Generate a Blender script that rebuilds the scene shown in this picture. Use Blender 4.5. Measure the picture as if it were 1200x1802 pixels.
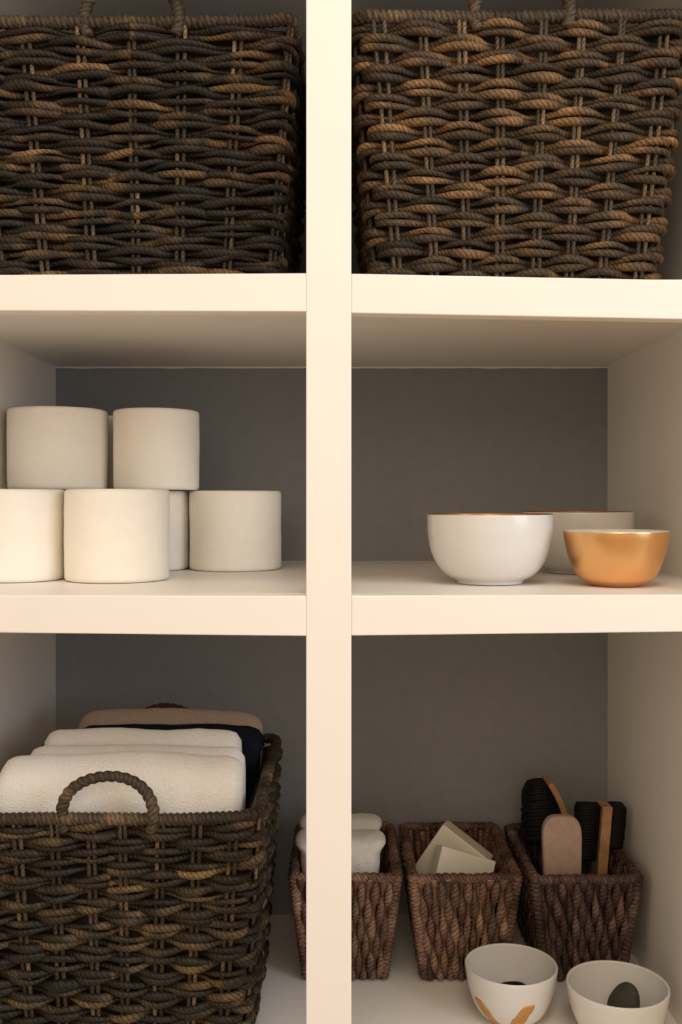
import bpy, math, random
import numpy as np
from mathutils import Vector, Matrix, noise

# ------------------------------------------------------------------ clear
for o in list(bpy.data.objects):
    bpy.data.objects.remove(o, do_unlink=True)
scene = bpy.context.scene
COL = scene.collection
rng = np.random.default_rng(7)
random.seed(7)

# ------------------------------------------------------------------ camera
ZC = 0.707            # height of the lens above the floor
CAMY = -0.913         # distance of the lens in front of the face frame
FPX = 1735.0          # focal length in pixels of the 1200x1802 frame
cam_d = bpy.data.cameras.new('camera')
cam_d.sensor_fit = 'VERTICAL'
cam_d.sensor_height = 36.0
cam_d.lens = 36.0 * FPX / 1802.0
cam_d.shift_x = -5.0 / 1802.0
cam_d.shift_y = -19.0 / 1802.0
cam_d.clip_start = 0.02
cam = bpy.data.objects.new('camera', cam_d)
cam.location = (0, CAMY, ZC)
cam.rotation_euler = (math.pi / 2, 0, 0)
COL.objects.link(cam)
scene.camera = cam

# ------------------------------------------------------------------ world, lights, exposure
world = bpy.data.worlds.new('room_ambient')
scene.world = world
world.use_nodes = True
bg = world.node_tree.nodes['Background']
bg.inputs[0].default_value = (1.0, 0.84, 0.65, 1)
bg.inputs[1].default_value = 0.98


def area_light(name, loc, target, size, size_y, power, color):
    d = bpy.data.lights.new(name, 'AREA')
    d.shape = 'RECTANGLE'
    d.size = size
    d.size_y = size_y
    d.energy = power
    d.color = color
    o = bpy.data.objects.new(name, d)
    o.location = loc
    o.rotation_euler = (Vector(target) - Vector(loc)).to_track_quat('-Z', 'Y').to_euler()
    COL.objects.link(o)
    return o


# daylight from a window behind and to the right, warm lamp light from high behind the camera, plus an added overhead fill
area_light('window_daylight', (1.85, -1.35, 1.22), (0, 0.2, 0.55), 1.1, 1.4, 28, (0.70, 0.83, 1.0))
area_light('room_lamp', (-0.1, -2.1, 1.40), (0, 0.1, 0.6), 0.9, 0.7, 11, (1.0, 0.78, 0.54))
area_light('shelf_fill_light', (0.15, -1.10, 2.40), (0.05, 0.0, 0.3), 0.6, 0.6, 14, (1.0, 0.88, 0.76))  # added fill from overhead to brighten the shelf floors, not a known fixture

scene.view_settings.view_transform = 'Standard'
scene.view_settings.look = 'None'
scene.view_settings.gamma = 1.0
scene.view_settings.use_curve_mapping = False
scene.view_settings.exposure = -0.36


# ------------------------------------------------------------------ helpers
def wx(px, y):
    s = -CAMY / (y - CAMY)
    return (px - 605.0) / (1900.0 * s)


def wz(py, y):
    s = -CAMY / (y - CAMY)
    return ZC + (882.0 - py) / (1900.0 * s)


def tag(o, label=None, cat=None, group=None, kind=None):
    if label:
        o['label'] = label
    if cat:
        o['category'] = cat
    if group:
        o['group'] = group
    if kind:
        o['kind'] = kind
    return o


def thing(name, loc, label, cat, group=None):
    o = bpy.data.objects.new(name, None)
    o.empty_display_size = 0.02
    o.location = loc
    COL.objects.link(o)
    return tag(o, label, cat, group)


def link(name, me, mat, parent=None, smooth=True):
    """Mesh data given in world coordinates; a parent is an Empty without rotation."""
    o = bpy.data.objects.new(name, me)
    COL.objects.link(o)
    if mat is not None and len(me.materials) == 0:
        me.materials.append(mat)
    if smooth:
        me.polygons.foreach_set('use_smooth', np.ones(len(me.polygons), dtype=bool))
    if parent is not None:
        o.parent = parent
        off = Vector((0, 0, 0))
        p = parent
        while p is not None:
            off += p.location
            p = p.parent
        o.location = -off
    return o


def mesh(verts, faces, uvs=None):
    me = bpy.data.meshes.new('m')
    me.from_pydata([tuple(v) for v in verts], [], [tuple(f) for f in faces])
    if uvs is not None:
        l = me.uv_layers.new(name='UVMap')
        l.data.foreach_set('uv', np.asarray(uvs, dtype=np.float32).ravel())
    me.update()
    return me


def tube(pts, rad, ns=7, closed=False, ref=(0, 0, 1), squash=1.0, wrap=None, caps=True, u0=0.0):
    """Tube mesh with UV (u = metres along, v = 0..1 around). wrap=(pitch, depth, skew) gives wound beads."""
    P = np.asarray(pts, dtype=float)
    n = len(P)
    rad = np.broadcast_to(np.asarray(rad, dtype=float), (n,))
    if closed:
        T = np.roll(P, -1, 0) - np.roll(P, 1, 0)
    else:
        T = np.gradient(P, axis=0)
    T /= np.linalg.norm(T, axis=1)[:, None] + 1e-12
    refv = np.broadcast_to(np.asarray(ref, dtype=float), (n, 3))
    A = np.cross(T, refv)
    A /= np.linalg.norm(A, axis=1)[:, None] + 1e-12
    B = np.cross(A, T)
    d = np.linalg.norm(np.diff(P, axis=0), axis=1)
    L = np.concatenate([[0], np.cumsum(d)])
    th = np.arange(ns) / ns * 2 * math.pi
    R = np.repeat(rad[:, None], ns, 1)
    if wrap:
        pitch, depth, skew = wrap
        ph = L[:, None] / pitch + skew * np.cos(th)[None, :] * 0.5
        R = R * (1 + depth * (np.abs(np.sin(math.pi * ph)) ** 0.7 - 0.6))
    V = P[:, None, :] + R[:, :, None] * (np.cos(th)[None, :, None] * A[:, None, :] + squash * np.sin(th)[None, :, None] * B[:, None, :])
    V = V.reshape(-1, 3)
    m = n if closed else n - 1
    i = np.arange(m)[:, None]
    j = np.arange(ns)[None, :]
    i2 = (i + 1) % n
    j2 = (j + 1) % ns
    F = np.stack([i * ns + j, i * ns + j2, i2 * ns + j2, i2 * ns + j], -1).reshape(-1, 4)
    tot = L[-1] + (np.linalg.norm(P[0] - P[-1]) if closed else 0)
    Lx = np.concatenate([L, [tot]]) + u0
    ua = Lx[:m][:, None] + 0 * j
    ub = Lx[1:m + 1][:, None] + 0 * j
    va = (j / ns) + 0 * i
    vb = ((j + 1) / ns) + 0 * i
    UV = np.stack([np.stack([ua, va], -1), np.stack([ua, vb], -1), np.stack([ub, vb], -1), np.stack([ub, va], -1)], 2).reshape(-1, 2)
    faces = [tuple(f) for f in F]
    uvs = UV.tolist()
    if caps and not closed:
        faces.append(tuple(range(ns - 1, -1, -1)))
        uvs += [[u0, 0]] * ns
        faces.append(tuple(range((n - 1) * ns, n * ns)))
        uvs += [[tot, 0]] * ns
    return mesh(V, faces, uvs)


def join_meshes(ms):
    verts, faces, uvs = [], [], []
    for me in ms:
        b = len(verts)
        verts += [v.co[:] for v in me.vertices]
        uvl = me.uv_layers[0].data if me.uv_layers else None
        for p in me.polygons:
            faces.append([b + v for v in p.vertices])
            for li in p.loop_indices:
                uvs.append(tuple(uvl[li].uv) if uvl else (0, 0))
        bpy.data.meshes.remove(me)
    return mesh(verts, faces, uvs)


def lathe(profile, n=64, center=(0, 0, 0), wob=None):
    prof = np.asarray(profile, dtype=float)
    a = np.arange(n) / n * 2 * math.pi
    verts = []
    for k, (r, z) in enumerate(prof):
        for t in a:
            rr = r
            if wob:
                rr = r + wob(t, z)
            verts.append((center[0] + rr * math.cos(t), center[1] + rr * math.sin(t), center[2] + z))
    faces = []
    uvs = []
    m = len(prof)
    for k in range(m - 1):
        for j in range(n):
            j2 = (j + 1) % n
            faces.append((k * n + j, k * n + j2, (k + 1) * n + j2, (k + 1) * n + j))
            uvs += [(j / n, k / m), ((j + 1) / n, k / m), ((j + 1) / n, (k + 1) / m), (j / n, (k + 1) / m)]
    return mesh(verts, faces, uvs)


def bevel(o, w, seg=2):
    m = o.modifiers.new('bevel', 'BEVEL')
    m.width = w
    m.segments = seg
    m.limit_method = 'ANGLE'
    m.harden_normals = False
    return o


def hexa(c8):
    """Eight corners: front (y0) bl, br, tr, tl, then back bl, br, tr, tl."""
    f = [(0, 1, 2, 3), (5, 4, 7, 6), (4, 0, 3, 7), (1, 5, 6, 2), (3, 2, 6, 7), (4, 5, 1, 0)]
    return mesh(c8, f)


def box(x0, x1, y0, y1, z0, z1):
    return hexa([(x0, y0, z0), (x1, y0, z0), (x1, y0, z1), (x0, y0, z1), (x0, y1, z0), (x1, y1, z0), (x1, y1, z1), (x0, y1, z1)])


# ------------------------------------------------------------------ materials
def new_mat(name):
    m = bpy.data.materials.new(name)
    m.use_nodes = True
    nt = m.node_tree
    return m, nt, nt.nodes['Principled BSDF']


def N(nt, typ, **kw):
    n = nt.nodes.new(typ)
    for k, v in kw.items():
        setattr(n, k, v)
    return n


def ramp(nt, stops):
    r = N(nt, 'ShaderNodeValToRGB')
    e = r.color_ramp.elements
    while len(e) < len(stops):
        e.new(0.5)
    for i, (p, c) in enumerate(stops):
        e[i].position = p
        e[i].color = (*c, 1)
    return r


def simple_mat(name, col, rough=0.5, spec=0.5, metal=0.0, var=0.06, nscale=40, bump=0.0, bscale=300, bdist=0.001, sheen=0.0, coat=0.0):
    m, nt, b = new_mat(name)
    tc = N(nt, 'ShaderNodeTexCoord')
    nz = N(nt, 'ShaderNodeTexNoise')
    nz.inputs['Scale'].default_value = nscale
    nz.inputs['Detail'].default_value = 4
    nt.links.new(tc.outputs['Object'], nz.inputs['Vector'])
    r = ramp(nt, [(0.3, tuple(c * (1 - var) for c in col)), (0.7, tuple(min(1, c * (1 + var)) for c in col))])
    nt.links.new(nz.outputs['Fac'], r.inputs[0])
    nt.links.new(r.outputs[0], b.inputs['Base Color'])
    b.inputs['Roughness'].default_value = rough
    b.inputs['Specular IOR Level'].default_value = spec
    b.inputs['Metallic'].default_value = metal
    if sheen:
        b.inputs['Sheen Weight'].default_value = sheen
    if coat:
        b.inputs['Coat Weight'].default_value = coat
        b.inputs['Coat Roughness'].default_value = 0.1
    if bump:
        n2 = N(nt, 'ShaderNodeTexNoise')
        n2.inputs['Scale'].default_value = bscale
        n2.inputs['Detail'].default_value = 3
        nt.links.new(tc.outputs['Object'], n2.inputs['Vector'])
        bp = N(nt, 'ShaderNodeBump')
        bp.inputs['Strength'].default_value = bump
        bp.inputs['Distance'].default_value = bdist
        nt.links.new(n2.outputs['Fac'], bp.inputs['Height'])
        nt.links.new(bp.outputs[0], b.inputs['Normal'])
    return m


def strand_mat(name, dark, mid, tan, tan_pos=0.68, rough=0.5, twist=0.0048, lscale=11.0, turns=4.0):
    """Twisted plant fibre: colour wanders along each strand, fine diagonal ply relief."""
    m, nt, b = new_mat(name)
    uv = N(nt, 'ShaderNodeUVMap')
    sep = N(nt, 'ShaderNodeSeparateXYZ')
    nt.links.new(uv.outputs[0], sep.inputs[0])
    info = N(nt, 'ShaderNodeObjectInfo')
    mul = N(nt, 'ShaderNodeMath', operation='MULTIPLY')
    mul.inputs[1].default_value = 60
    nt.links.new(info.outputs['Random'], mul.inputs[0])
    comb = N(nt, 'ShaderNodeCombineXYZ')
    us = N(nt, 'ShaderNodeMath', operation='MULTIPLY')
    us.inputs[1].default_value = lscale
    nt.links.new(sep.outputs['X'], us.inputs[0])
    nt.links.new(us.outputs[0], comb.inputs['X'])
    nt.links.new(mul.outputs[0], comb.inputs['Y'])
    nz = N(nt, 'ShaderNodeTexNoise')
    nz.inputs['Scale'].default_value = 1.0
    nz.inputs['Detail'].default_value = 3
    nz.inputs['Roughness'].default_value = 0.62
    nt.links.new(comb.outputs[0], nz.inputs['Vector'])
    r = ramp(nt, [(0.32, dark), (0.52, mid), (tan_pos, tan)])
    nt.links.new(nz.outputs['Fac'], r.inputs[0])
    # ply
    k1 = N(nt, 'ShaderNodeMath', operation='MULTIPLY')
    k1.inputs[1].default_value = 2 * math.pi / twist
    nt.links.new(sep.outputs['X'], k1.inputs[0])
    k2 = N(nt, 'ShaderNodeMath', operation='MULTIPLY')
    k2.inputs[1].default_value = 2 * math.pi * turns
    nt.links.new(sep.outputs['Y'], k2.inputs[0])
    ad = N(nt, 'ShaderNodeMath', operation='ADD')
    nt.links.new(k1.outputs[0], ad.inputs[0])
    nt.links.new(k2.outputs[0], ad.inputs[1])
    sn = N(nt, 'ShaderNodeMath', operation='SINE')
    wn = N(nt, 'ShaderNodeTexNoise')
    wn.inputs['Scale'].default_value = 130
    wn.inputs['Detail'].default_value = 2
    tc = N(nt, 'ShaderNodeTexCoord')
    nt.links.new(tc.outputs['Object'], wn.inputs['Vector'])
    wa = N(nt, 'ShaderNodeMath', operation='MULTIPLY_ADD')
    wa.inputs[1].default_value = 7.0
    nt.links.new(wn.outputs['Fac'], wa.inputs[0])
    nt.links.new(ad.outputs[0], wa.inputs[2])
    nt.links.new(wa.outputs[0], sn.inputs[0])
    fine = N(nt, 'ShaderNodeTexNoise')
    fine.inputs['Scale'].default_value = 420
    fine.inputs['Detail'].default_value = 4
    nt.links.new(tc.outputs['Object'], fine.inputs['Vector'])
    hm = N(nt, 'ShaderNodeMath', operation='MULTIPLY_ADD')
    hm.inputs[1].default_value = 0.20
    nt.links.new(sn.outputs[0], hm.inputs[0])
    nt.links.new(fine.outputs['Fac'], hm.inputs[2])
    mr = N(nt, 'ShaderNodeMapRange')
    mr.inputs['From Min'].default_value = 0.2
    mr.inputs['From Max'].default_value = 0.8
    mr.inputs['To Min'].default_value = 0.45
    mr.inputs['To Max'].default_value = 1.50
    nt.links.new(hm.outputs[0], mr.inputs['Value'])
    mx = N(nt, 'ShaderNodeMix', data_type='RGBA', blend_type='MULTIPLY')
    mx.inputs['Factor'].default_value = 1.0
    nt.links.new(r.outputs[0], mx.inputs['A'])
    nt.links.new(mr.outputs[0], mx.inputs['B'])
    nt.links.new(mx.outputs['Result'], b.inputs['Base Color'])
    bp = N(nt, 'ShaderNodeBump')
    bp.inputs['Strength'].default_value = 0.75
    bp.inputs['Distance'].default_value = 0.0009
    nt.links.new(hm.outputs[0], bp.inputs['Height'])
    nt.links.new(bp.outputs[0], b.inputs['Normal'])
    b.inputs['Roughness'].default_value = rough
    b.inputs['Specular IOR Level'].default_value = 0.25
    return m


M = {}
M['paint'] = simple_mat('cream_paint', (0.91, 0.865, 0.805), rough=0.42, spec=0.4, var=0.012, nscale=9, bump=0.12, bscale=160, bdist=0.0006)
M['grey'] = simple_mat('grey_paint', (0.268, 0.270, 0.280), rough=0.6, spec=0.3, var=0.05, nscale=60, bump=0.15, bscale=500, bdist=0.0006)
M['roomwall'] = simple_mat('room_wall_paint', (0.62, 0.58, 0.52), rough=0.8, var=0.02)
M['floor'] = simple_mat('floor_boards', (0.50, 0.37, 0.24), rough=0.5, var=0.15, nscale=12)
M['tissue'] = simple_mat('tissue_paper', (0.94, 0.89, 0.80), rough=0.95, spec=0.1, var=0.015, nscale=60, bump=0.45, bscale=170, bdist=0.0012)
M['card'] = simple_mat('cardboard', (0.40, 0.29, 0.19), rough=0.9, spec=0.1)
M['ceramic'] = simple_mat('white_ceramic', (0.72, 0.70, 0.675), rough=0.22, spec=0.5, var=0.01, coat=0.3)
M['gold'] = simple_mat('satin_gold', (0.83, 0.47, 0.20), rough=0.30, metal=1.0, var=0.05, nscale=30, bump=0.05, bscale=120, bdist=0.0008)
M['towel_white'] = simple_mat('white_terry', (0.87, 0.83, 0.78), rough=1.0, spec=0.05, var=0.04, nscale=300, bump=0.8, bscale=520, bdist=0.0016, sheen=0.3)
M['towel_navy'] = simple_mat('navy_terry', (0.010, 0.012, 0.020), rough=1.0, spec=0.05, var=0.15, nscale=300, bump=0.8, bscale=520, bdist=0.0016)
M['towel_beige'] = simple_mat('beige_terry', (0.40, 0.30, 0.225), rough=1.0, spec=0.05, var=0.08, nscale=300, bump=0.8, bscale=520, bdist=0.0016, sheen=0.2)
M['soap'] = simple_mat('cream_soap', (0.82, 0.77, 0.66), rough=0.5, spec=0.4, var=0.05, nscale=25, bump=0.1, bscale=90)
M['wood'] = simple_mat('brush_wood', (0.42, 0.23, 0.11), rough=0.5, var=0.2, nscale=60)
M['paddle'] = simple_mat('pinkish_wood', (0.47, 0.33, 0.28), rough=0.6, var=0.08, nscale=120, bump=0.1, bscale=400)
M['bristle'] = simple_mat('black_bristle', (0.006, 0.005, 0.005), rough=0.6, spec=0.2, var=0.2)
M['black'] = simple_mat('black_elastic', (0.008, 0.008, 0.009), rough=0.7, spec=0.2, var=0.2)
M['olive'] = simple_mat('olive_cloth', (0.045, 0.042, 0.028), rough=0.8, var=0.25, nscale=80)
M['gilt'] = simple_mat('gold_leaf', (0.62, 0.30, 0.10), rough=0.4, metal=0.5, var=0.12, nscale=90)
M['base_and_gap_shade'] = simple_mat('dark_base_and_gap_shade', (0.018, 0.013, 0.010), rough=0.9)  # basket bases, and the added sheet that puts shade behind the weave
M['weaveA'] = strand_mat('espresso_seagrass', (0.0075, 0.0052, 0.0034), (0.022, 0.0150, 0.0088), (0.26, 0.145, 0.062), tan_pos=0.78)
M['weaveB'] = strand_mat('chestnut_seagrass', (0.018, 0.0130, 0.0082), (0.068, 0.044, 0.024), (0.38, 0.200, 0.080), tan_pos=0.75)
M['weaveC'] = strand_mat('umber_seagrass', (0.0085, 0.0064, 0.0038), (0.027, 0.0195, 0.0105), (0.24, 0.150, 0.065), tan_pos=0.79)
M['stakeA'] = strand_mat('pale_stake', (0.020, 0.014, 0.009), (0.060, 0.042, 0.025), (0.30, 0.185, 0.095), tan_pos=0.74)
M['stakeB'] = strand_mat('brown_stake', (0.030, 0.022, 0.014), (0.085, 0.060, 0.037), (0.32, 0.195, 0.100), tan_pos=0.74)
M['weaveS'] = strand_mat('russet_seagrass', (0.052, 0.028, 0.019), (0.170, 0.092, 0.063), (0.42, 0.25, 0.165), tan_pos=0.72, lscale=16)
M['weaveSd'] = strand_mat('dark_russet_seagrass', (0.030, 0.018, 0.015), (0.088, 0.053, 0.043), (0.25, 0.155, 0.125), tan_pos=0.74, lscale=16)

# ------------------------------------------------------------------ the setting
XL, XR = -0.4226, 0.387      # inner side faces
YB = 0.534                   # back panel
TF = 0.019                   # face-frame thickness
ZDECK = 0.100                # bottom deck, top face
Z1 = ZC + (882 - 1048) / 1900.0   # middle shelf, top face
Z2 = ZC + (882 - 484) / 1900.0    # upper shelf, top face
ZTOP = ZC + 0.555
TH = 0.0126                  # shelf board thickness

fl = link('floor', box(-2.2, 2.2, -2.6, 0.7, -0.03, 0.0), M['floor'])
tag(fl, kind='structure')
OX0, OX1, OZ1 = XL - 0.045, XR + 0.045, ZTOP + 0.05
wall_parts = [box(-2.2, OX0, 0.003, 0.08, 0, 2.4), box(OX1, 2.2, 0.003, 0.08, 0, 2.4), box(OX0, OX1, 0.003, 0.08, OZ1, 2.4)]
wl = link('wall_back', join_meshes(wall_parts), M['roomwall'], smooth=False)
tag(wl, kind='structure')

unit = thing('shelf_unit', (0, 0, 0), 'cream painted built-in shelf unit with grey back and centre post', 'shelf')


def upart(name, me, mat='paint', bev=0.0):
    o = link(name, me, M[mat], unit, smooth=False)
    if bev:
        bevel(o, bev, 3)
        o.data.polygons.foreach_set('use_smooth', np.ones(len(o.data.polygons), dtype=bool))
        w = o.modifiers.new('wn', 'WEIGHTED_NORMAL')
        w.keep_sharp = True
    return o


p = upart('back_panel', box(XL - 0.02, XR + 0.02, YB, YB + 0.012, 0.02, ZTOP + 0.02), 'grey')
p['label'] = 'dark grey painted back panel'
upart('side_panel', box(XL - 0.018, XL, TF, YB, 0.0, ZTOP + 0.02))
upart('side_panel', box(XR, XR + 0.018, TF, YB, 0.0, ZTOP + 0.02))
upart('shelf_board', box(XL, XR, TF, YB, ZDECK - 0.018, ZDECK))
upart('shelf_board', box(XL, XR, TF, YB, Z1 - TH, Z1))
upart('shelf_board', box(XL, XR, TF, YB, Z2 - TH, Z2))
upart('top_board', box(XL - 0.018, XR + 0.018, TF, YB, ZTOP, ZTOP + 0.018))

# face frame: the carpentry is not quite true, rails taper a little
SX0, SX1 = wx(538.5, 0), wx(618.3, 0)


def rail(xa, xb, ta, tb, ba, bb):
    """x range in metres, top and bottom heights (as picture rows on the face plane) at both ends."""
    return hexa([(xa, 0, wz(ba, 0)), (xb, 0, wz(bb, 0)), (xb, 0, wz(tb, 0)), (xa, 0, wz(ta, 0)),
                 (xa, TF, wz(ba, 0)), (xb, TF, wz(bb, 0)), (xb, TF, wz(tb, 0)), (xa, TF, wz(ta, 0))])


upart('face_rail', rail(XL - 0.002, SX0, 484.5, 480.3, 546.5, 548.3), bev=0.0012)
upart('face_rail', rail(SX1, XR + 0.002, 481.2, 495.5, 551.0, 564.5), bev=0.0012)
upart('face_rail', rail(XL - 0.002, SX0, 1047.0, 1048.5, 1111.5, 1119.5), bev=0.0012)
upart('face_rail', rail(SX1, XR + 0.002, 1048.0, 1046.0, 1118.8, 1110.5), bev=0.0012)
upart('stile', box(SX0, SX1, 0, TF, 0.0, ZTOP + 0.05), bev=0.0012)
upart('stile', box(OX0, XL - 0.002, 0, TF, 0.0, ZTOP + 0.05), bev=0.0012)
upart('stile', box(XR + 0.002, OX1, 0, TF, 0.0, ZTOP + 0.05), bev=0.0012)
for xa, xb in ((XL - 0.002, SX0), (SX1, XR + 0.002)):
    upart('face_rail', box(xa, xb, 0, TF, ZTOP - 0.022, ZTOP + 0.05), bev=0.0012)
    upart('face_rail', box(xa, xb, 0, TF, 0.0, ZDECK), bev=0.0012)
# paint-filled caulk beads where boards meet the back and the sides
for zz in (Z2 - TH, ):
    bead = [(x, YB - 0.0006, zz - 0.0004 + 0.0012 * noise.noise((x * 30, 0, 1))) for x in np.linspace(XL, XR, 60)]
    upart('caulk_bead', tube(bead, 0.0017, 6))
for xs in (XL, XR):
    bead = [(xs, y, Z2 - TH) for y in np.linspace(TF, YB, 20)]
    upart('caulk_bead', tube(bead, 0.0022, 6))


# ------------------------------------------------------------------ big seagrass baskets
def rounded_rect(a, b, rc, n):
    """n points evenly spaced by arc length round a rounded rectangle, with outward normals; starts at front centre."""
    segs = []
    la, lb, lc = 2 * (a - rc), 2 * (b - rc), math.pi / 2 * rc
    per = 2 * la + 2 * lb + 4 * lc
    s = np.arange(n) / n * per
    P = np.zeros((n, 2))
    Nn = np.zeros((n, 2))
    for i, t in enumerate(s):
        t = (t + la / 2) % per
        if t < la:
            P[i] = (-(a - rc) + t, -b); Nn[i] = (0, -1); continue
        t -= la
        if t < lc:
            g = t / rc; P[i] = (a - rc + rc * math.sin(g), -(b - rc) - rc * math.cos(g)); Nn[i] = (math.sin(g), -math.cos(g)); continue
        t -= lc
        if t < lb:
            P[i] = (a, -(b - rc) + t); Nn[i] = (1, 0); continue
        t -= lb
        if t < lc:
            g = t / rc; P[i] = (a - rc + rc * math.cos(g), b - rc + rc * math.sin(g)); Nn[i] = (math.cos(g), math.sin(g)); continue
        t -= lc
        if t < la:
            P[i] = (a - rc - t, b); Nn[i] = (0, 1); continue
        t -= la
        if t < lc:
            g = t / rc; P[i] = (-(a - rc) - rc * math.sin(g), b - rc + rc * math.cos(g)); Nn[i] = (-math.sin(g), math.cos(g)); continue
        t -= lc
        if t < lb:
            P[i] = (-a, b - rc - t); Nn[i] = (-1, 0); continue
        t -= lb
        g = t / rc
        P[i] = (-(a - rc) - rc * math.cos(g), -(b - rc) - rc * math.sin(g)); Nn[i] = (-math.cos(g), -math.sin(g))
    return P, Nn, per


def smooth_noise(n, k, amp, closed=True):
    """n samples of a smooth periodic random curve with k knots."""
    kn = rng.normal(0, 1, k)
    t = np.arange(n) / n * k
    i = t.astype(int)
    f = t - i
    f = f * f * (3 - 2 * f)
    return amp * (kn[i % k] * (1 - f) + kn[(i + 1) % k] * f)


def big_basket(name, cx, y0, y1, half, zb, zt, mat, smat, label, ncol, corner_cols, taper=0.87, corner_up=0.0, handle_w=0.0465, handle_h=0.041, rows=19, seed=1, amp=0.0068, lensk=1.0, wild=1.0):
    global rng
    rng = np.random.default_rng(seed)
    cy = (y0 + y1) / 2
    b = (y1 - y0) / 2
    a = half
    H = zt - zb
    root = thing(name, (cx, cy, zb), label, 'basket', 'large dark woven baskets with loop handles')
    rc = 0.016
    NP = 300
    P, Nn, per = rounded_rect(a, b, rc, NP)
    s = np.arange(NP) / NP * per
    # arc positions of the stake columns: ncol per side
    cols = []
    lens = [2 * a, 2 * b, 2 * a, 2 * b]
    # arc length where each side starts (measured from front centre), corners counted as sharp and rescaled
    ang_side = []
    tot = sum(lens)
    for side in range(4):
        start = sum(lens[:side]) - a
        for k in range(ncol):
            if corner_cols:
                f = k / ncol
            else:
                f = (k + 0.5) / ncol
            cols.append(((start + f * lens[side]) / tot * per) % per)
    cols = np.sort(np.array(cols))
    nc = len(cols)
    # phase function: 0 at col 0, pi per column
    ext = np.concatenate([cols - per, cols, cols + per])
    phv = np.arange(-nc, 2 * nc) * math.pi
    phase = np.interp(s, ext, phv)

    def k_at(z):
        t = (z - zb) / H
        return taper + (1 - taper) * np.clip(t, 0, 1.1) ** 0.9

    corner = np.maximum(0, (np.abs(P[:, 0]) / a) ** 12 * (np.abs(P[:, 1]) / b) ** 12)

    def z_lift(z):
        return corner_up * corner * np.clip((z - zb) / H, 0, 1) ** 2

    rp = (H - 0.014) / rows
    for r in range(rows):
        zc0 = zb + 0.006 + (r + 0.5) * rp
        sgn = 1 if r % 2 == 0 else -1
        over = sgn * np.cos(phase)                 # +1 outside a stake, -1 behind it
        sq = np.sign(over) * np.abs(over) ** 0.75
        rowwob = smooth_noise(NP, 17, 0.0008)
        for q in (-1, 1):
            ampv = amp * (1 + smooth_noise(NP, 40, 0.14))
            out = sq * ampv
            rad = (0.0037 + 0.0004 * lensk * over) * (1 + smooth_noise(NP, 46, 0.13 * wild))
            z = zc0 + q * (0.0034 + 0.0008 * lensk * over) + rowwob + smooth_noise(NP, 44, 0.0008 * wild) + q * smooth_noise(NP, 30, 0.0006 * wild)
            z = np.maximum(z, zb + rad + 0.0005)
            k = k_at(z)
            zz = z + z_lift(z)
            pts = np.stack([cx + P[:, 0] * k + Nn[:, 0] * out, cy + P[:, 1] * k + Nn[:, 1] * out, zz], 1)
            link('weft_strand', tube(pts, rad, 7, closed=True, u0=rng.uniform(0, 9)), mat, root)
    # stakes, in pairs
    for c in cols:
        i = int(round(c / per * NP)) % NP
        tx, ty = -Nn[i, 1], Nn[i, 0]
        for q in (-1, 1):
            zs = np.linspace(zb + 0.002, zt + 0.002, 14)
            k = k_at(zs)
            w = q * 0.0030 + np.cumsum(rng.normal(0, 0.00025, 14))
            up = corner_up * corner[i] * ((zs - zb) / H) ** 2
            po = 0.0026
            pts = np.stack([cx + P[i, 0] * k + Nn[i, 0] * po + tx * w, cy + P[i, 1] * k + Nn[i, 1] * po + ty * w, zs + up], 1)
            link('stake', tube(pts, 0.0022, 7, ref=(Nn[i, 0], Nn[i, 1], 0.01), u0=rng.uniform(0, 9)), smat, root)
    # wound rim
    NR = 900
    PR, NRm, perR = rounded_rect(a, b, rc, NR)
    cr = np.maximum(0, (np.abs(PR[:, 0]) / a) ** 12 * (np.abs(PR[:, 1]) / b) ** 12)
    zr = zt - 0.001 + corner_up * cr + np.interp(np.arange(NR) / NR * NP, np.arange(NP), smooth_noise(NP, 20, 0.0009))
    pts = np.stack([cx + PR[:, 0], cy + PR[:, 1], zr], 1)
    npit = round(perR / 0.0066)
    link('rim', tube(pts, 0.0062, 10, closed=True, wrap=(perR / npit, 0.34, 0.55)), smat, root)
    # foot coil at the base
    pts = np.stack([cx + PR[::2, 0] * taper, cy + PR[::2, 1] * taper, np.full(NR // 2, zb + 0.0064)], 1)
    link('base_coil', tube(pts, 0.0050, 8, closed=True, wrap=(0.0085, 0.3, 0.5)), mat, root)
    link('base', box(cx - a * taper, cx + a * taper, cy - b * taper, cy + b * taper, zb + 0.001, zb + 0.006), M['base_and_gap_shade'], root, smooth=False)
    iw = []  # added dark sheet inside the weave, stands in for shade in the gaps
    shade_f = []
    PI, NI, _p = rounded_rect(a, b, rc, 48)
    for zz in (zb + 0.008, zt - 0.010):
        kk = float(k_at(zz))
        for (px, py), (nx_, ny_) in zip(PI, NI):
            iw.append((cx + px * kk - nx_ * 0.0112, cy + py * kk - ny_ * 0.0112, zz))
    for j in range(48):
        shade_f.append((j, (j + 1) % 48, 48 + (j + 1) % 48, 48 + j))
    shade_o = link('gap_shade_sheet', mesh(iw, shade_f), M['base_and_gap_shade'], root)
    shade_o.modifiers.new('t', 'SOLIDIFY').thickness = 0.0008
    # loop handles front and back
    for sy in (-1, 1):
        t = np.linspace(-0.12 * math.pi, 1.12 * math.pi, 120)
        hx = handle_w * np.cos(t)
        hz = np.where((t > 0) & (t < math.pi), handle_h * np.sin(np.clip(t, 0, math.pi)) ** 0.85, handle_h * np.sin(t) * 1.0)
        hy = cy + sy * (b + 0.001) + 0.0 * hx + sy * 0.002 * np.cos(3 * t)
        pts = np.stack([cx + hx, hy, zt + 0.001 + hz], 1)
        rad = 0.0052 + 0.0008 * np.abs(np.cos(t)) ** 3
        link('handle', tube(pts, rad, 10, ref=(0, 1, 0), wrap=(0.0088, 0.30, 0.45)), smat, root)
    return root


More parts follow.
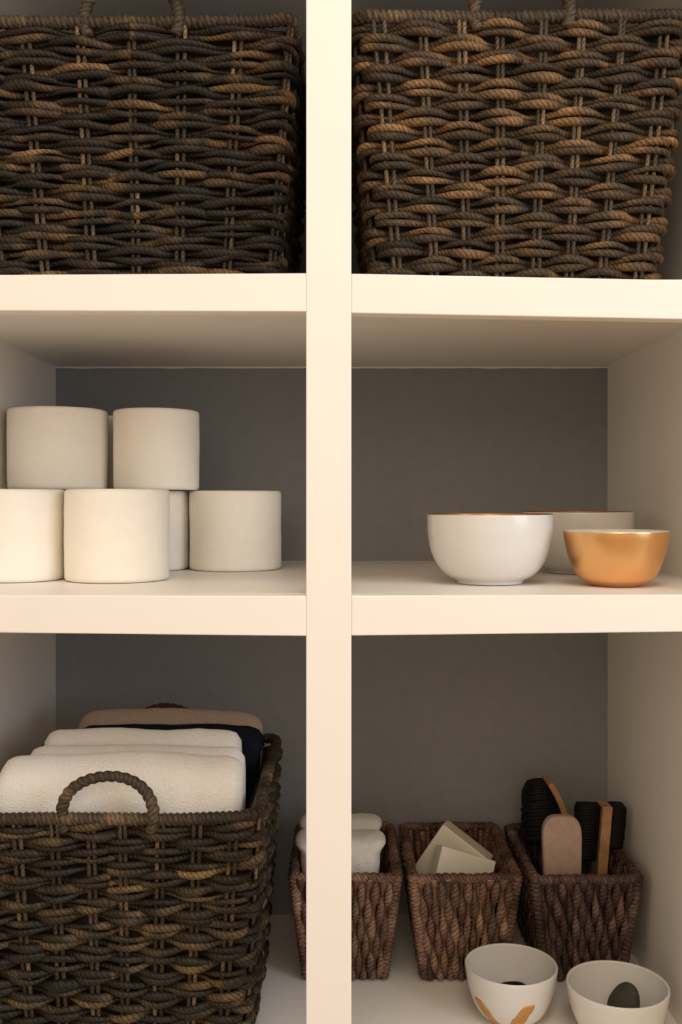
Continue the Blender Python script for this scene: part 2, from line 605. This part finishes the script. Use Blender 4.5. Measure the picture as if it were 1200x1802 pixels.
big_basket('woven_basket', -0.2077, 0.053, 0.380, 0.158, Z2 + 0.0005, wz(38, 0.053), M['weaveA'], M['stakeA'],
           'large dark espresso woven basket on the top shelf left of the centre post', 6, True, taper=0.85, corner_up=0.007, rows=21, seed=11, amp=0.0054, lensk=0.5, wild=1.5)
big_basket('woven_basket', 0.1743, 0.053, 0.380, 0.1620, Z2 + 0.0005, wz(27, 0.053), M['weaveB'], M['stakeB'],
           'large brown woven basket with lighter orange strands on the top shelf right of the post', 8, False, taper=0.845, corner_up=0.002, rows=18, seed=23)
big_basket('woven_basket', -0.2374, 0.079, 0.41, 0.148, ZDECK + 0.0005, wz(1439, 0.079), M['weaveC'], M['stakeA'],
           'large dark woven basket filled with folded towels on the bottom shelf', 8, False, corner_up=0.004, rows=22, seed=37, amp=0.0056, wild=1.4)


# ------------------------------------------------------------------ small russet baskets
def small_basket(cx, y0, y1, half, zb, zt, mat, label, taper=0.74, seed=1):
    global rng
    rng = np.random.default_rng(seed)
    cy = (y0 + y1) / 2
    b = (y1 - y0) / 2
    a = half
    H = zt - zb
    root = thing('small_basket', (cx, cy, zb), label, 'basket', 'small russet woven baskets in a row')
    ta, tb = taper, (b - 0.020) / b

    def pos(u, v, t):
        ka = ta + (1 - ta) * t
        kb = tb + (1 - tb) * t
        return np.stack([cx + u * a * ka, cy + v * b * kb, zb + H * t], -1)

    nh = 6
    t = np.linspace(0.02, 0.985, 36)
    for side, (n, sgn) in enumerate(((14, -1), (19, 1), (14, 1), (19, -1))):
        for k in range(n):
            f = (k + 0.5) / n * 2 - 1
            f *= 0.93
            if side in (0, 2):
                p = pos(np.full_like(t, f), np.full_like(t, sgn), t)
                nrm = np.array((0, sgn, 0.0)); tan = np.array((1.0, 0, 0))
            else:
                p = pos(np.full_like(t, sgn), np.full_like(t, f), t)
                nrm = np.array((sgn, 0, 0.0)); tan = np.array((0, 1.0, 0))
            ph = math.pi * nh * t + (k % 2) * math.pi + rng.normal(0, 0.25)
            over = np.cos(ph)
            wob = np.interp(t, np.linspace(0, 1, 7), rng.normal(0, 0.0007, 7))
            p = p + nrm[None] * (over * 0.0034)[:, None] + tan[None] * wob[:, None]
            kk = (ta + (1 - ta) * t)
            rad = (0.0046 + 0.0011 * over) * (0.55 + 0.45 * kk) * rng.uniform(0.9, 1.1)
            link('weave_strand', tube(p, rad, 7, ref=tuple(nrm), u0=rng.uniform(0, 9)), mat, root)
    for h in range(nh):
        tt = (h + 0.5) / nh
        P, Nn, per = rounded_rect(a * (ta + (1 - ta) * tt), b * (tb + (1 - tb) * tt), 0.008, 90)
        pts = np.stack([cx + P[:, 0], cy + P[:, 1], np.full(90, zb + H * tt)], 1)
        link('hoop', tube(pts, 0.0014, 6, closed=True), mat, root)
    for su in (-1, 1):
        for sv in (-1, 1):
            tt = np.linspace(0.03, 1.0, 110)
            p = pos(np.full_like(tt, su), np.full_like(tt, sv), tt)
            link('corner_post', tube(p, 0.0062, 9, ref=(su, sv, 0), wrap=(0.0062, 0.34, 0.5)), mat, root)
    NR = 520
    PR, NRm, per = rounded_rect(a, b, 0.009, NR)
    npit = round(per / 0.0098)
    pts = np.stack([cx + PR[:, 0], cy + PR[:, 1], zt - 0.003 + np.interp(np.arange(NR), np.linspace(0, NR, 25), np.append(rng.normal(0, 0.0007, 24), 0))], 1)
    link('rim', tube(pts, 0.0058, 9, closed=True, wrap=(per / npit, 0.32, 0.35)), mat, root)
    link('base', box(cx - a * ta, cx + a * ta, cy - b * tb, cy + b * tb, zb + 0.001, zb + 0.007), M['base_and_gap_shade'], root, smooth=False)
    return root


SB_Y0, SB_Y1 = 0.317, 0.512
SB_ZT = wz(1541, SB_Y0)
small_basket(0.0020, SB_Y0, SB_Y1, 0.0650, ZDECK + 0.0005, SB_ZT, M['weaveS'], 'small russet woven basket holding rolled white washcloths, partly behind the centre post', seed=3)
small_basket(0.1515, SB_Y0, SB_Y1, 0.0655, ZDECK + 0.0005, SB_ZT, M['weaveS'], 'small russet woven basket holding two cream soap bars', seed=4)
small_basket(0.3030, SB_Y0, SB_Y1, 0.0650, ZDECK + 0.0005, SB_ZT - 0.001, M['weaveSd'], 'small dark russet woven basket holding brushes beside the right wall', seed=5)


# ------------------------------------------------------------------ toilet paper
def roll(cx, cy, zb, dia, h, label, seed=0):
    r = dia / 2
    root = thing('toilet_paper_roll', (cx, cy, zb), label, 'toilet paper', 'white toilet paper rolls on the middle shelf')
    rc = 0.021

    def wob(t, z):
        return 0.0012 * noise.noise((math.cos(t) * 1.4 + seed * 3.1, math.sin(t) * 1.4, z * 14)) + 0.0004 * noise.noise((math.cos(t) * 6, math.sin(t) * 6 + seed, z * 90))
    prof = [(rc, 0.001), (r - 0.004, 0.0), (r - 0.0012, 0.0012), (r, 0.004)]
    prof += [(r, h * f) for f in np.linspace(0.08, 0.92, 14)]
    prof += [(r, h - 0.004), (r - 0.0012, h - 0.0012), (r - 0.004, h - 0.0003)]
    prof += [(rc + (r - rc) * f, h - 0.0012 - 0.0006 * math.sin(f * 40)) for f in np.linspace(0.85, 0.0, 8)]
    prof += [(rc, 0.001)]
    link('paper', lathe(prof, 72, (cx, cy, zb), wob), M['tissue'], root)
    core = [(rc + 0.0003, 0.0015), (rc + 0.0003, h - 0.0015), (rc - 0.0009, h - 0.0015), (rc - 0.0009, 0.0015), (rc + 0.0003, 0.0015)]
    link('cardboard_core', lathe(core, 32, (cx, cy, zb)), M['card'], root)
    # loose outer sheet end
    a0 = 0.5 + 0.2 * seed
    sheet = []
    faces = []
    zs = np.linspace(0.004, h - 0.004, 8)
    for i, da in enumerate(np.linspace(0, 0.5, 8)):
        for z in zs:
            rr = r + 0.0009 + wob(a0 + da, z)
            sheet.append((cx + rr * math.cos(a0 + da), cy + rr * math.sin(a0 + da), zb + z))
    for i in range(7):
        for j in range(7):
            faces.append((i * 8 + j, (i + 1) * 8 + j, (i + 1) * 8 + j + 1, i * 8 + j + 1))
    link('loose_sheet', mesh(sheet, faces), M['tissue'], root)
    return root


Z1 += 0.0004
ZR = Z1 + 0.1010
roll(-0.2518, 0.183, Z1, 0.1150, 0.1005, 'front middle toilet paper roll in the lower row, nearest the shelf edge', 1)
roll(-0.3640, 0.184, Z1, 0.1040, 0.1005, 'toilet paper roll in the lower row cut off by the left edge', 2)
roll(-0.1397, 0.357, Z1, 0.1180, 0.1005, 'rightmost toilet paper roll in the lower row beside the centre post', 3)
roll(-0.2570, 0.356, Z1, 0.1150, 0.1005, 'toilet paper roll half hidden between the front roll and the rightmost roll', 4)
roll(-0.3668, 0.356, Z1, 0.1035, 0.1005, 'lower toilet paper roll hidden behind the front rolls against the left wall', 5)
roll(-0.3110, 0.462, Z1, 0.1120, 0.1005, 'lower toilet paper roll hidden at the very back of the stack', 6)
roll(-0.3574, 0.320, ZR, 0.1210, 0.1000, 'wide upper toilet paper roll at the left end of the top row', 7)
roll(-0.2366, 0.332, ZR, 0.1070, 0.1000, 'right upper toilet paper roll of the top row', 8)
roll(-0.3010, 0.447, ZR, 0.1120, 0.1000, 'upper toilet paper roll peeking out between the two front upper rolls', 9)


# ------------------------------------------------------------------ bowls
def smooth_profile(pts, n=40):
    p = np.asarray(pts, dtype=float)
    d = np.concatenate([[0], np.cumsum(np.linalg.norm(np.diff(p, axis=0), axis=1))])
    out = []
    for t in np.linspace(0, d[-1], n):
        i = min(len(p) - 2, max(0, np.searchsorted(d, t) - 1))
        f = (t - d[i]) / (d[i + 1] - d[i])
        p0 = p[max(i - 1, 0)]; p1 = p[i]; p2 = p[i + 1]; p3 = p[min(i + 2, len(p) - 1)]
        out.append(0.5 * ((2 * p1) + (-p0 + p2) * f + (2 * p0 - 5 * p1 + 4 * p2 - p3) * f * f + (-p0 + 3 * p1 - 3 * p2 + p3) * f ** 3))
    return np.array(out)


PROF_ROUND = [(0.55, 0.05), (0.72, 0.14), (0.86, 0.30), (0.95, 0.50), (0.99, 0.72), (1.0, 0.90), (1.0, 1.0)]
PROF_CUP = [(0.52, 0.03), (0.68, 0.12), (0.80, 0.28), (0.895, 0.50), (0.955, 0.72), (0.99, 0.90), (1.0, 1.0)]


def bowl(cx, cy, zb, dia, h, foot, prof, out_mat, in_mat, label, group=None, thick=0.0032):
    r = dia / 2
    root = thing('bowl', (cx, cy, zb), label, 'bowl', group)
    fr = foot / 2
    side = smooth_profile([(p[0] * r, p[1] * h) for p in prof], 40)
    outer = [(0.0005, 0.003), (fr - 0.004, 0.003), (fr - 0.0025, 0.0004), (fr - 0.001, 0.0), (fr, 0.001), (fr + 0.0002, h * 0.04)] + [tuple(q) for q in side if q[0] > fr + 0.0004]
    outer += [(r - 0.0002, h + 0.0004)]
    link('outside', lathe(outer, 96, (cx, cy, zb)), M[out_mat], root)
    inner = [(r - 0.0002, h + 0.0004), (r - thick * 0.25, h + 0.0012), (r - thick * 0.6, h + 0.0012), (r - thick + 0.0004, h + 0.0006)]
    inner += [(q[0] - thick, q[1]) for q in side[::-1] if q[0] - thick > 0.2 * r and q[1] > h * 0.07]
    zi = inner[-1][1]
    inner += [(inner[-1][0] * f, zi - 0.0012 * (1 - f)) for f in (0.75, 0.5, 0.25, 0.02)]
    link('inside', lathe(inner, 96, (cx, cy, zb)), M[in_mat], root)
    root['_r'] = r
    return root, side


GB = 'ceramic bowls on the shelves'
bowl(0.1552, 0.137, Z1, 0.1325, 0.0725, 0.070, PROF_ROUND, 'ceramic', 'gold', 'glossy white bowl with gold inside at the front of the middle shelf', GB)
bowl(0.2853, 0.290, Z1, 0.1325, 0.0735, 0.070, PROF_ROUND, 'ceramic', 'gold', 'white bowl with gold rim standing behind the other two middle shelf bowls', GB)
bowl(0.2815, 0.107, Z1, 0.1068, 0.0557, 0.050, PROF_CUP, 'gold', 'ceramic', 'small shiny gold bowl with white inside', GB)
P1, side1 = bowl(0.1969, 0.2486, ZDECK + 0.0004, 0.1085, 0.061, 0.050, PROF_CUP, 'ceramic', 'ceramic', 'white bowl with gold streaks in front of the soap basket', GB)
P2, side2 = bowl(0.3100, 0.2040, ZDECK + 0.0004, 0.1140, 0.0595, 0.052, PROF_CUP, 'ceramic', 'ceramic', 'plain white bowl holding a small olive bundle, lower right', GB)


def leaf_patch(cx, cy, zb, side, a_mid, w_top, w_bot, t0, t1, parent, slant=0.0):
    verts, faces = [], []
    n, m = 10, 14
    for i in range(m):
        t = t0 + (t1 - t0) * i / (m - 1)
        q = side[int(t * (len(side) - 1))]
        w = (w_bot + (w_top - w_bot) * i / (m - 1)) * (1 if i < m - 3 else (0.95, 0.85, 0.6)[i - m + 3])
        for j in range(n):
            a = a_mid + slant * (i / (m - 1) - 0.5) + w * (j / (n - 1) - 0.5) + 0.04 * noise.noise((i * 0.5, 3.0 if j > 4 else 0.0, a_mid))
            r = q[0] + 0.0004
            verts.append((cx + r * math.cos(a), cy + r * math.sin(a), zb + q[1]))
    for i in range(m - 1):
        for j in range(n - 1):
            faces.append((i * n + j, i * n + j + 1, (i + 1) * n + j + 1, (i + 1) * n + j))
    o = link('gold_streak', mesh(verts, faces), M['gilt'], parent)
    s = o.modifiers.new('t', 'SOLIDIFY'); s.thickness = 0.0003
    return o


leaf_patch(0.1969, 0.2486, ZDECK, side1, -1.52, 0.34, 0.40, 0.02, 0.66, P1, 0.42)
leaf_patch(0.1969, 0.2486, ZDECK, side1, -2.35, 0.34, 0.30, 0.02, 0.60, P1, -0.50)
leaf_patch(0.1969, 0.2486, ZDECK, side1, -0.55, 0.30, 0.26, 0.02, 0.55, P1, 0.3)

# small things inside the lower bowls
hp = []
for k, (dx, dy, dz, rr) in enumerate(((0.000, 0.000, 0.0135, 0.0130), (0.002, 0.003, 0.0270, 0.0140))):
    t = np.linspace(0, 2 * math.pi, 48, endpoint=False)
    pts = np.stack([0.1969 + dx + rr * np.cos(t), 0.2486 + dy + rr * np.sin(t) * 0.9, ZDECK + dz + 0.001 * np.sin(2 * t + k)], 1)
    o = link('hair_tie', tube(pts, 0.0068, 10, closed=True), M['black'])
    tag(o, ('lower', 'upper')[k] + ' black hair tie in the gold streaked bowl', 'hair tie', 'black hair ties')


def blob(name, c, size, rot, mat, parent=None, n=14, e=0.6, noise_amp=0.0, pinch=None, seed=0):
    """superellipsoid block"""
    verts, faces = [], []
    R = Matrix.Rotation(rot[2], 3, 'Z') @ Matrix.Rotation(rot[1], 3, 'Y') @ Matrix.Rotation(rot[0], 3, 'X')
    f = lambda v: math.copysign(abs(v) ** e, v)
    for i in range(n + 1):
        ph = -math.pi / 2 + math.pi * i / n
        for j in range(2 * n):
            th = math.pi * j / n
            p = Vector((f(math.cos(ph)) * f(math.cos(th)) * size[0], f(math.cos(ph)) * f(math.sin(th)) * size[1], f(math.sin(ph)) * size[2]))
            if pinch:
                p = pinch(p)
            if noise_amp:
                p += noise_amp * noise.noise_vector(p * 40 + Vector((seed, 0, 0)))
            verts.append(tuple(Vector(c) + R @ p))
    for i in range(n):
        for j in range(2 * n):
            j2 = (j + 1) % (2 * n)
            faces.append((i * 2 * n + j, i * 2 * n + j2, (i + 1) * 2 * n + j2, (i + 1) * 2 * n + j))
    return link(name, mesh(verts, faces), M[mat], parent)


ob = blob('cloth_bundle', (0.3200, 0.2140, ZDECK + 0.0305), (0.014, 0.021, 0.0260), (0.10, 0.35, 0.4), 'olive', e=0.75, noise_amp=0.003,
          pinch=lambda p: Vector((p.x * (1 - 0.30 * max(0, p.z) / 0.026), p.y * (1 - 0.5 * max(0, p.z) / 0.026), p.z)))
tag(ob, 'small dark olive bundle with a pointed top inside the right bowl', 'bundle')


# ------------------------------------------------------------------ towels
def inside_big(x, y, z):
    """keep towel cloth inside the tapering walls of the lower left basket"""
    t = min(1.0, max(0.0, (z - ZDECK) / (wz(1439, 0.079) - ZDECK)))
    if z > wz(1439, 0.079) + 0.008:
        return x, y
    k = 0.87 + 0.13 * t ** 0.9
    a, b = 0.148 * k - 0.0150, 0.1655 * k - 0.0150
    return min(max(x, -0.2374 - a), -0.2374 + a), min(max(y, 0.2445 - b), 0.2445 + b)


def towel(name, x0, x1, yc, th, zb, zt, mat, label, cat='towel', group=None, seed=0, lean=0.0, layers=2, end_round=0.012, wrinkle=0.0, dip=0.0, left_bulge=0.0):
    """Folded towel standing on edge: fold at the top, layers pressed together, soft ends."""
    root = thing(name, ((x0 + x1) / 2, yc, zb), label, cat, group)
    n_layers = layers
    lt = th / n_layers
    for L in range(n_layers):
        cyl = yc - th / 2 + lt * (L + 0.5)
        nx, ns = 44, 40
        verts, faces = [], []
        ztl = zt - 0.006 * (L % 2) - 0.004 * abs(noise.noise((seed, L, 2.2)))
        hw = lt / 2
        xs = np.linspace(x0, x1, nx)
        for i, x in enumerate(xs):
            e = min(x - x0, x1 - x)
            k = 1.0 if e > end_round else math.sqrt(max(0.0, 1 - (1 - e / end_round) ** 2))
            k = max(k, 0.03)
            fx = (x - x0) / (x1 - x0)
            zl = ztl - dip * (2 * fx - 1) ** 2 + 0.0028 * noise.noise((x * 16, seed * 2.7, L)) + 0.0010 * noise.noise((x * 55, seed, L))
            zl = zl - (1 - k) * 0.012
            for j in range(ns):
                a = j / ns * 2 * math.pi
                ca, sa = math.cos(a), math.sin(a)
                yy = math.copysign(abs(ca) ** 0.55, ca) * hw * (0.55 + 0.45 * k)
                hh = (zl - zb) / 2
                ex = 0.12
                zz = zb + hh + math.copysign(abs(sa) ** ex, sa) * hh
                # roundness of the top fold
                top = max(0.0, (zz - (zl - hw * 1.5)) / (hw * 1.5))
                yy2 = yy * math.sqrt(max(0.0, 1 - 0.92 * min(1, top) ** 2.5))
                wr = wrinkle * (fx ** 3) * math.sin(x * 190 + 5 * noise.noise((zz * 12, 0, seed)))
                nzv = 0.0020 * noise.noise((x * 22 + seed, zz * 26, cyl * 60))
                xo = 0.0
                if left_bulge:
                    xo = -left_bulge * math.exp(-((zz - (zl - 0.028)) / 0.016) ** 2) * max(0, 1 - fx * 6)
                verts.append((*inside_big(x + xo, cyl + lean * (zz - zb) + yy2 + wr + nzv, zz), zz))
        for i in range(nx - 1):
            for j in range(ns):
                j2 = (j + 1) % ns
                faces.append((i * ns + j, (i + 1) * ns + j, (i + 1) * ns + j2, i * ns + j2))
        faces.append(tuple(range(ns)))
        faces.append(tuple(range((nx - 1) * ns + ns - 1, (nx - 1) * ns - 1, -1)))
        link('folded_layer', mesh(verts, faces), M[mat], root)
    return root


TG = 'folded bath towels in the large basket'
zt_ = ZDECK + 0.0105
towel('folded_towel', wx(12, 0.15), wx(431, 0.15), 0.140, 0.072, zt_, wz(1331, 0.125), 'towel_white', 'frontmost folded white towel in the large basket, behind its loop handle', group=TG, seed=1, layers=1, wrinkle=0.0016, dip=0.004, left_bulge=0.010, end_round=0.022)
towel('folded_towel', wx(50, 0.20), wx(430, 0.20), 0.203, 0.050, zt_, wz(1309, 0.200), 'towel_white', 'second folded white towel in the large basket', group=TG, seed=2, layers=1, dip=0.003, end_round=0.018)
towel('folded_towel', wx(80, 0.255), wx(424, 0.255), 0.256, 0.050, zt_, wz(1282, 0.255), 'towel_white', 'third folded white towel in the large basket, in front of the navy one', group=TG, seed=3, layers=1, dip=0.002, end_round=0.018)
towel('folded_towel', wx(140, 0.31), wx(464, 0.31), 0.307, 0.046, zt_, wz(1271, 0.31), 'towel_navy', 'dark navy folded towel between the white and beige towels', group=TG, seed=4, layers=1, dip=0.003, end_round=0.022)
towel('folded_towel', wx(142, 0.36), wx(462, 0.36), 0.357, 0.048, zt_, wz(1243, 0.36), 'towel_beige', 'beige folded towel at the back of the large basket', group=TG, seed=5, layers=1, dip=0.008, end_round=0.024)

# washcloths in the left small basket: rolled, spiral showing at the ends
def washcloth(x0, x1, yc, zc, r, zb, label, seed):
    root = thing('washcloth', ((x0 + x1) / 2, yc, zb), label, 'washcloth', 'white washcloths in the small basket')
    nx, na = 40, 48
    verts, faces = [], []
    for i, x in enumerate(np.linspace(x0, x1, nx)):
        e = min(x - x0, x1 - x)
        k = 1.0 if e > 0.018 else 0.45 + 0.55 * math.sqrt(max(0, 1 - (1 - e / 0.018) ** 2))
        for j in range(na):
            a = j / na * 2 * math.pi
            rr = r * k * (1 + 0.07 * noise.noise((x * 24, math.cos(a) * 1.5 + seed, math.sin(a) * 1.5)) + 0.03 * noise.noise((x * 90, math.cos(a) * 5 + seed, math.sin(a) * 5)))
            ca, sa = math.cos(a), math.sin(a)
            z = zc + rr * math.copysign(abs(sa) ** 0.8, sa)
            if sa < 0:
                z = zc + sa * (zc - zb)       # lower half hangs down into the basket
            q = min(1.0, max(0.0, (SB_ZT - 0.004 - z) / (SB_ZT - zb)))
            xm = (x0 + x1) / 2
            lim = 0.048 + (0.065 - 0.048) * (1 - q) - 0.0135
            g = min(1.0, max(0.0, (z - SB_ZT - 0.011) / 0.014))
            g = g * g * (3 - 2 * g)
            kx = g + (1 - g) * min(1.0, lim / ((x1 - x0) / 2))
            yv = yc + rr * math.copysign(abs(ca) ** 0.8, ca)
            if z < SB_ZT + 0.018:
                yv = min(max(yv, SB_Y0 + 0.017 + 0.02 * q), SB_Y1 - 0.017 - 0.02 * q)
            verts.append((xm + (x - xm) * kx, yv, z))
    for i in range(nx - 1):
        for j in range(na):
            j2 = (j + 1) % na
            faces.append((i * na + j, (i + 1) * na + j, (i + 1) * na + j2, i * na + j2))
    faces.append(tuple(range(na)))
    faces.append(tuple(range(nx * na - 1, (nx - 1) * na - 1, -1)))
    link('cloth', mesh(verts, faces), M['towel_white'], root)
    return root


washcloth(wx(515, 0.375), wx(683, 0.375), 0.382, wz(1467, 0.375) - 0.034, 0.034, ZDECK + 0.009, 'front rolled white washcloth in the left small basket', 1)
washcloth(wx(523, 0.448), wx(676, 0.448), 0.454, wz(1437, 0.448) - 0.032, 0.032, ZDECK + 0.009, 'rear rolled white washcloth in the left small basket', 2)


# ------------------------------------------------------------------ soap bars
def soap(c, size, rot, label):
    R = Matrix.Rotation(rot[2], 4, 'Z') @ Matrix.Rotation(rot[0], 4, 'X') @ Matrix.Rotation(rot[1], 4, 'Y')
    o = link('soap_bar', box(-size[0] / 2, size[0] / 2, -size[1] / 2, size[1] / 2, -size[2] / 2, size[2] / 2), M['soap'], smooth=True)
    o.location = c
    o.rotation_euler = R.to_euler()
    bevel(o, 0.0022, 3)
    w = o.modifiers.new('wn', 'WEIGHTED_NORMAL')
    return tag(o, label, 'soap', 'cream soap bars in the small basket')


soap((0.1510, 0.374, 0.2105), (0.078, 0.026, 0.074), (math.radians(-14), math.radians(20), math.radians(16)), 'front cream soap bar with its broad face to the viewer')
soap((0.1490, 0.432, 0.2140), (0.078, 0.040, 0.076), (math.radians(-8), math.radians(33), math.radians(-16)), 'rear cream soap bar tilted behind the other')


# ------------------------------------------------------------------ brushes
def bristle_tufts(x0, x1, y0, y1, z0, z1, root, dirv, length, seed):
    """dense block of tufts growing from a board; dirv is the growth direction"""
    r = random.Random(seed)
    ms = []
    nu, nv = 5, 14
    for i in range(nu):
        for j in range(nv):
            y = y0 + (y1 - y0) * (i + 0.5) / nu + r.uniform(-.0006, .0006)
            z = z0 + (z1 - z0) * (j + 0.5) / nv + r.uniform(-.0006, .0006)
            L = length * r.uniform(0.93, 1.05)
            x = x0 if dirv > 0 else x1
            pts = [(x, y, z), (x + dirv * L * 0.5, y + r.uniform(-.0006, .0006), z), (x + dirv * L, y + r.uniform(-.0015, .0015), z + r.uniform(-.0015, .0015))]
            ms.append(tube(pts, [0.0034, 0.0042, 0.0036], 6, ref=(0, 0, 1)))
    o = link('bristles', join_meshes(ms), M['bristle'], root)
    o['kind'] = 'stuff'
    return o


def strip(pts, wy, thick):
    """bent board: polyline in xz, width wy in y"""
    P = np.asarray(pts, dtype=float)
    T = np.gradient(P, axis=0)
    T /= np.linalg.norm(T, axis=1)[:, None]
    Nn = np.stack([T[:, 1], -T[:, 0]], 1)
    verts, faces = [], []
    y0, y1 = wy
    for k in range(len(P)):
        for s, y in ((-1, y0), (1, y0), (1, y1), (-1, y1)):
            q = P[k] + Nn[k] * thick / 2 * s
            verts.append((q[0], y, q[1]))
    for k in range(len(P) - 1):
        for j in range(4):
            j2 = (j + 1) % 4
            faces.append((k * 4 + j, (k + 1) * 4 + j, (k + 1) * 4 + j2, k * 4 + j2))
    faces.append((0, 1, 2, 3))
    n = len(P) * 4
    faces.append((n - 1, n - 2, n - 3, n - 4))
    return mesh(verts, faces)


# curved-back brush at the rear
ZF = ZDECK + 0.008
yb = 0.452
br = thing('bath_brush', (0.29, yb, ZF), 'black bristled brush with curved wooden back at the rear of the basket', 'brush')
zt1 = wz(1372, yb)
tt = np.linspace(0, 1, 26)
hx = wx(1001, yb) - 0.003 * (1 - tt) - 0.030 * np.clip((tt - 0.45) / 0.55, 0, 1) ** 2.6
hz = ZF + (zt1 - ZF) * tt
o = link('wooden_back', strip(np.stack([hx, hz], 1), (yb - 0.022, yb + 0.022), 0.0085), M['wood'], br, smooth=False)
bevel(o, 0.002, 2)
ms = []
r_ = random.Random(5)
for i in range(6):
    for j in range(20):
        f = 0.64 + 0.36 * (j + 0.3) / 20
        x = float(np.interp(f, tt, hx)) - 0.004
        z = ZF + (zt1 - ZF) * f - 0.003
        y = yb - 0.020 + 0.040 * (i + 0.5) / 6
        xe = wx(922, yb) + r_.uniform(-0.0012, 0.0012) + 0.010 * max(0, (f - 0.88) / 0.12) ** 2
        ms.append(tube([(x, y, z), ((x + xe) / 2, y, z + r_.uniform(-.001, .001)), (xe, y + r_.uniform(-.001, .001), z + r_.uniform(-.0015, .0015) - 0.002)], [0.0036, 0.0042, 0.0036], 6))
o = link('bristles', join_meshes(ms), M['bristle'], br)
o['kind'] = 'stuff'

# pinkish flat paddle in front
yp = 0.362
pd = thing('paddle_brush', (wx(990, yp), yp, ZF), 'pinkish flat rounded wooden paddle brush at the front of the basket', 'brush')
pts2 = []
hw = (wx(1025, yp) - wx(955, yp)) / 2
ztp = wz(1437, yp)
for k in range(25):
    a = math.pi * k / 24
    ca, sa = math.cos(a), math.sin(a)
    pts2.append((math.copysign(abs(ca) ** 0.62, ca) * hw, ztp - 0.030 + 0.030 * abs(sa) ** 0.75))
outline = [(hw * 0.86, ZF + 0.002)] + [(hw * 0.96, ztp - 0.07)] + pts2 + [(-hw * 0.96, ztp - 0.07), (-hw * 0.86, ZF + 0.002)]
verts = []
n = len(outline)
cxp = wx(990, yp)
for yy in (yp - 0.007, yp + 0.007):
    for (x, z) in outline:
        verts.append((cxp + x, yy + 0.04 * (z - ZF), z))
faces = [tuple(range(n)), tuple(range(2 * n - 1, n - 1, -1))] + [(i, n + i, n + (i + 1) % n, (i + 1) % n) for i in range(n)]
o = link('wooden_back', mesh(verts, faces), M['paddle'], pd, smooth=True)
bevel(o, 0.0035, 4)
w = o.modifiers.new('wn', 'WEIGHTED_NORMAL')
ms = []
for i in range(7):
    for j in range(7):
        x = cxp + hw * 0.75 * (i / 3.0 - 1)
        z = ztp - 0.02 - 0.011 * j
        y0_ = yp + 0.0065 + 0.04 * (z - ZF)
        ms.append(tube([(x, y0_, z), (x, y0_ + 0.009, z), (x, y0_ + 0.018, z)], [0.0030, 0.0034, 0.0028], 6))
o = link('bristles', join_meshes(ms), M['bristle'], pd)
o['kind'] = 'stuff'

# edge-on brush with bristles on both sides
ye = 0.412
eb = thing('nail_brush', (wx(1054, ye), ye, ZF), 'black brush seen edge on with a straight wooden core, nearest the right wall', 'brush')
zte = wz(1412, ye)
tx = wx(1063, ye)
bx = wx(1050, ye) - 0.006
pts = [(bx + (tx - bx) * f, ZF + (zte - ZF) * f) for f in np.linspace(0, 1, 8)]
o = link('wooden_back', strip(pts, (ye - 0.020, ye + 0.012), 0.0135), M['wood'], eb, smooth=False)
bevel(o, 0.0018, 2)
for dirv, ln in ((1, 0.0215), (-1, 0.030)):
    ms = []
    r_ = random.Random(9 + dirv)
    for i in range(4):
        for j in range(18):
            f = (0.705 if dirv > 0 else 0.62) + (0.275 if dirv > 0 else 0.36) * (j + 0.5) / 18
            x = bx + (tx - bx) * f + dirv * 0.006
            z = ZF + (zte - ZF) * f
            y = ye - 0.010 + 0.022 * (i + 0.5) / 4
            L = ln * r_.uniform(0.93, 1.04)
            ms.append(tube([(x, y, z), (x + dirv * L * .5, y, z), (x + dirv * L, y + r_.uniform(-.001, .001), z + r_.uniform(-.001, .001))], [0.0036, 0.0042, 0.0036], 6))
    o = link('bristles', join_meshes(ms), M['bristle'], eb)
    o['kind'] = 'stuff'
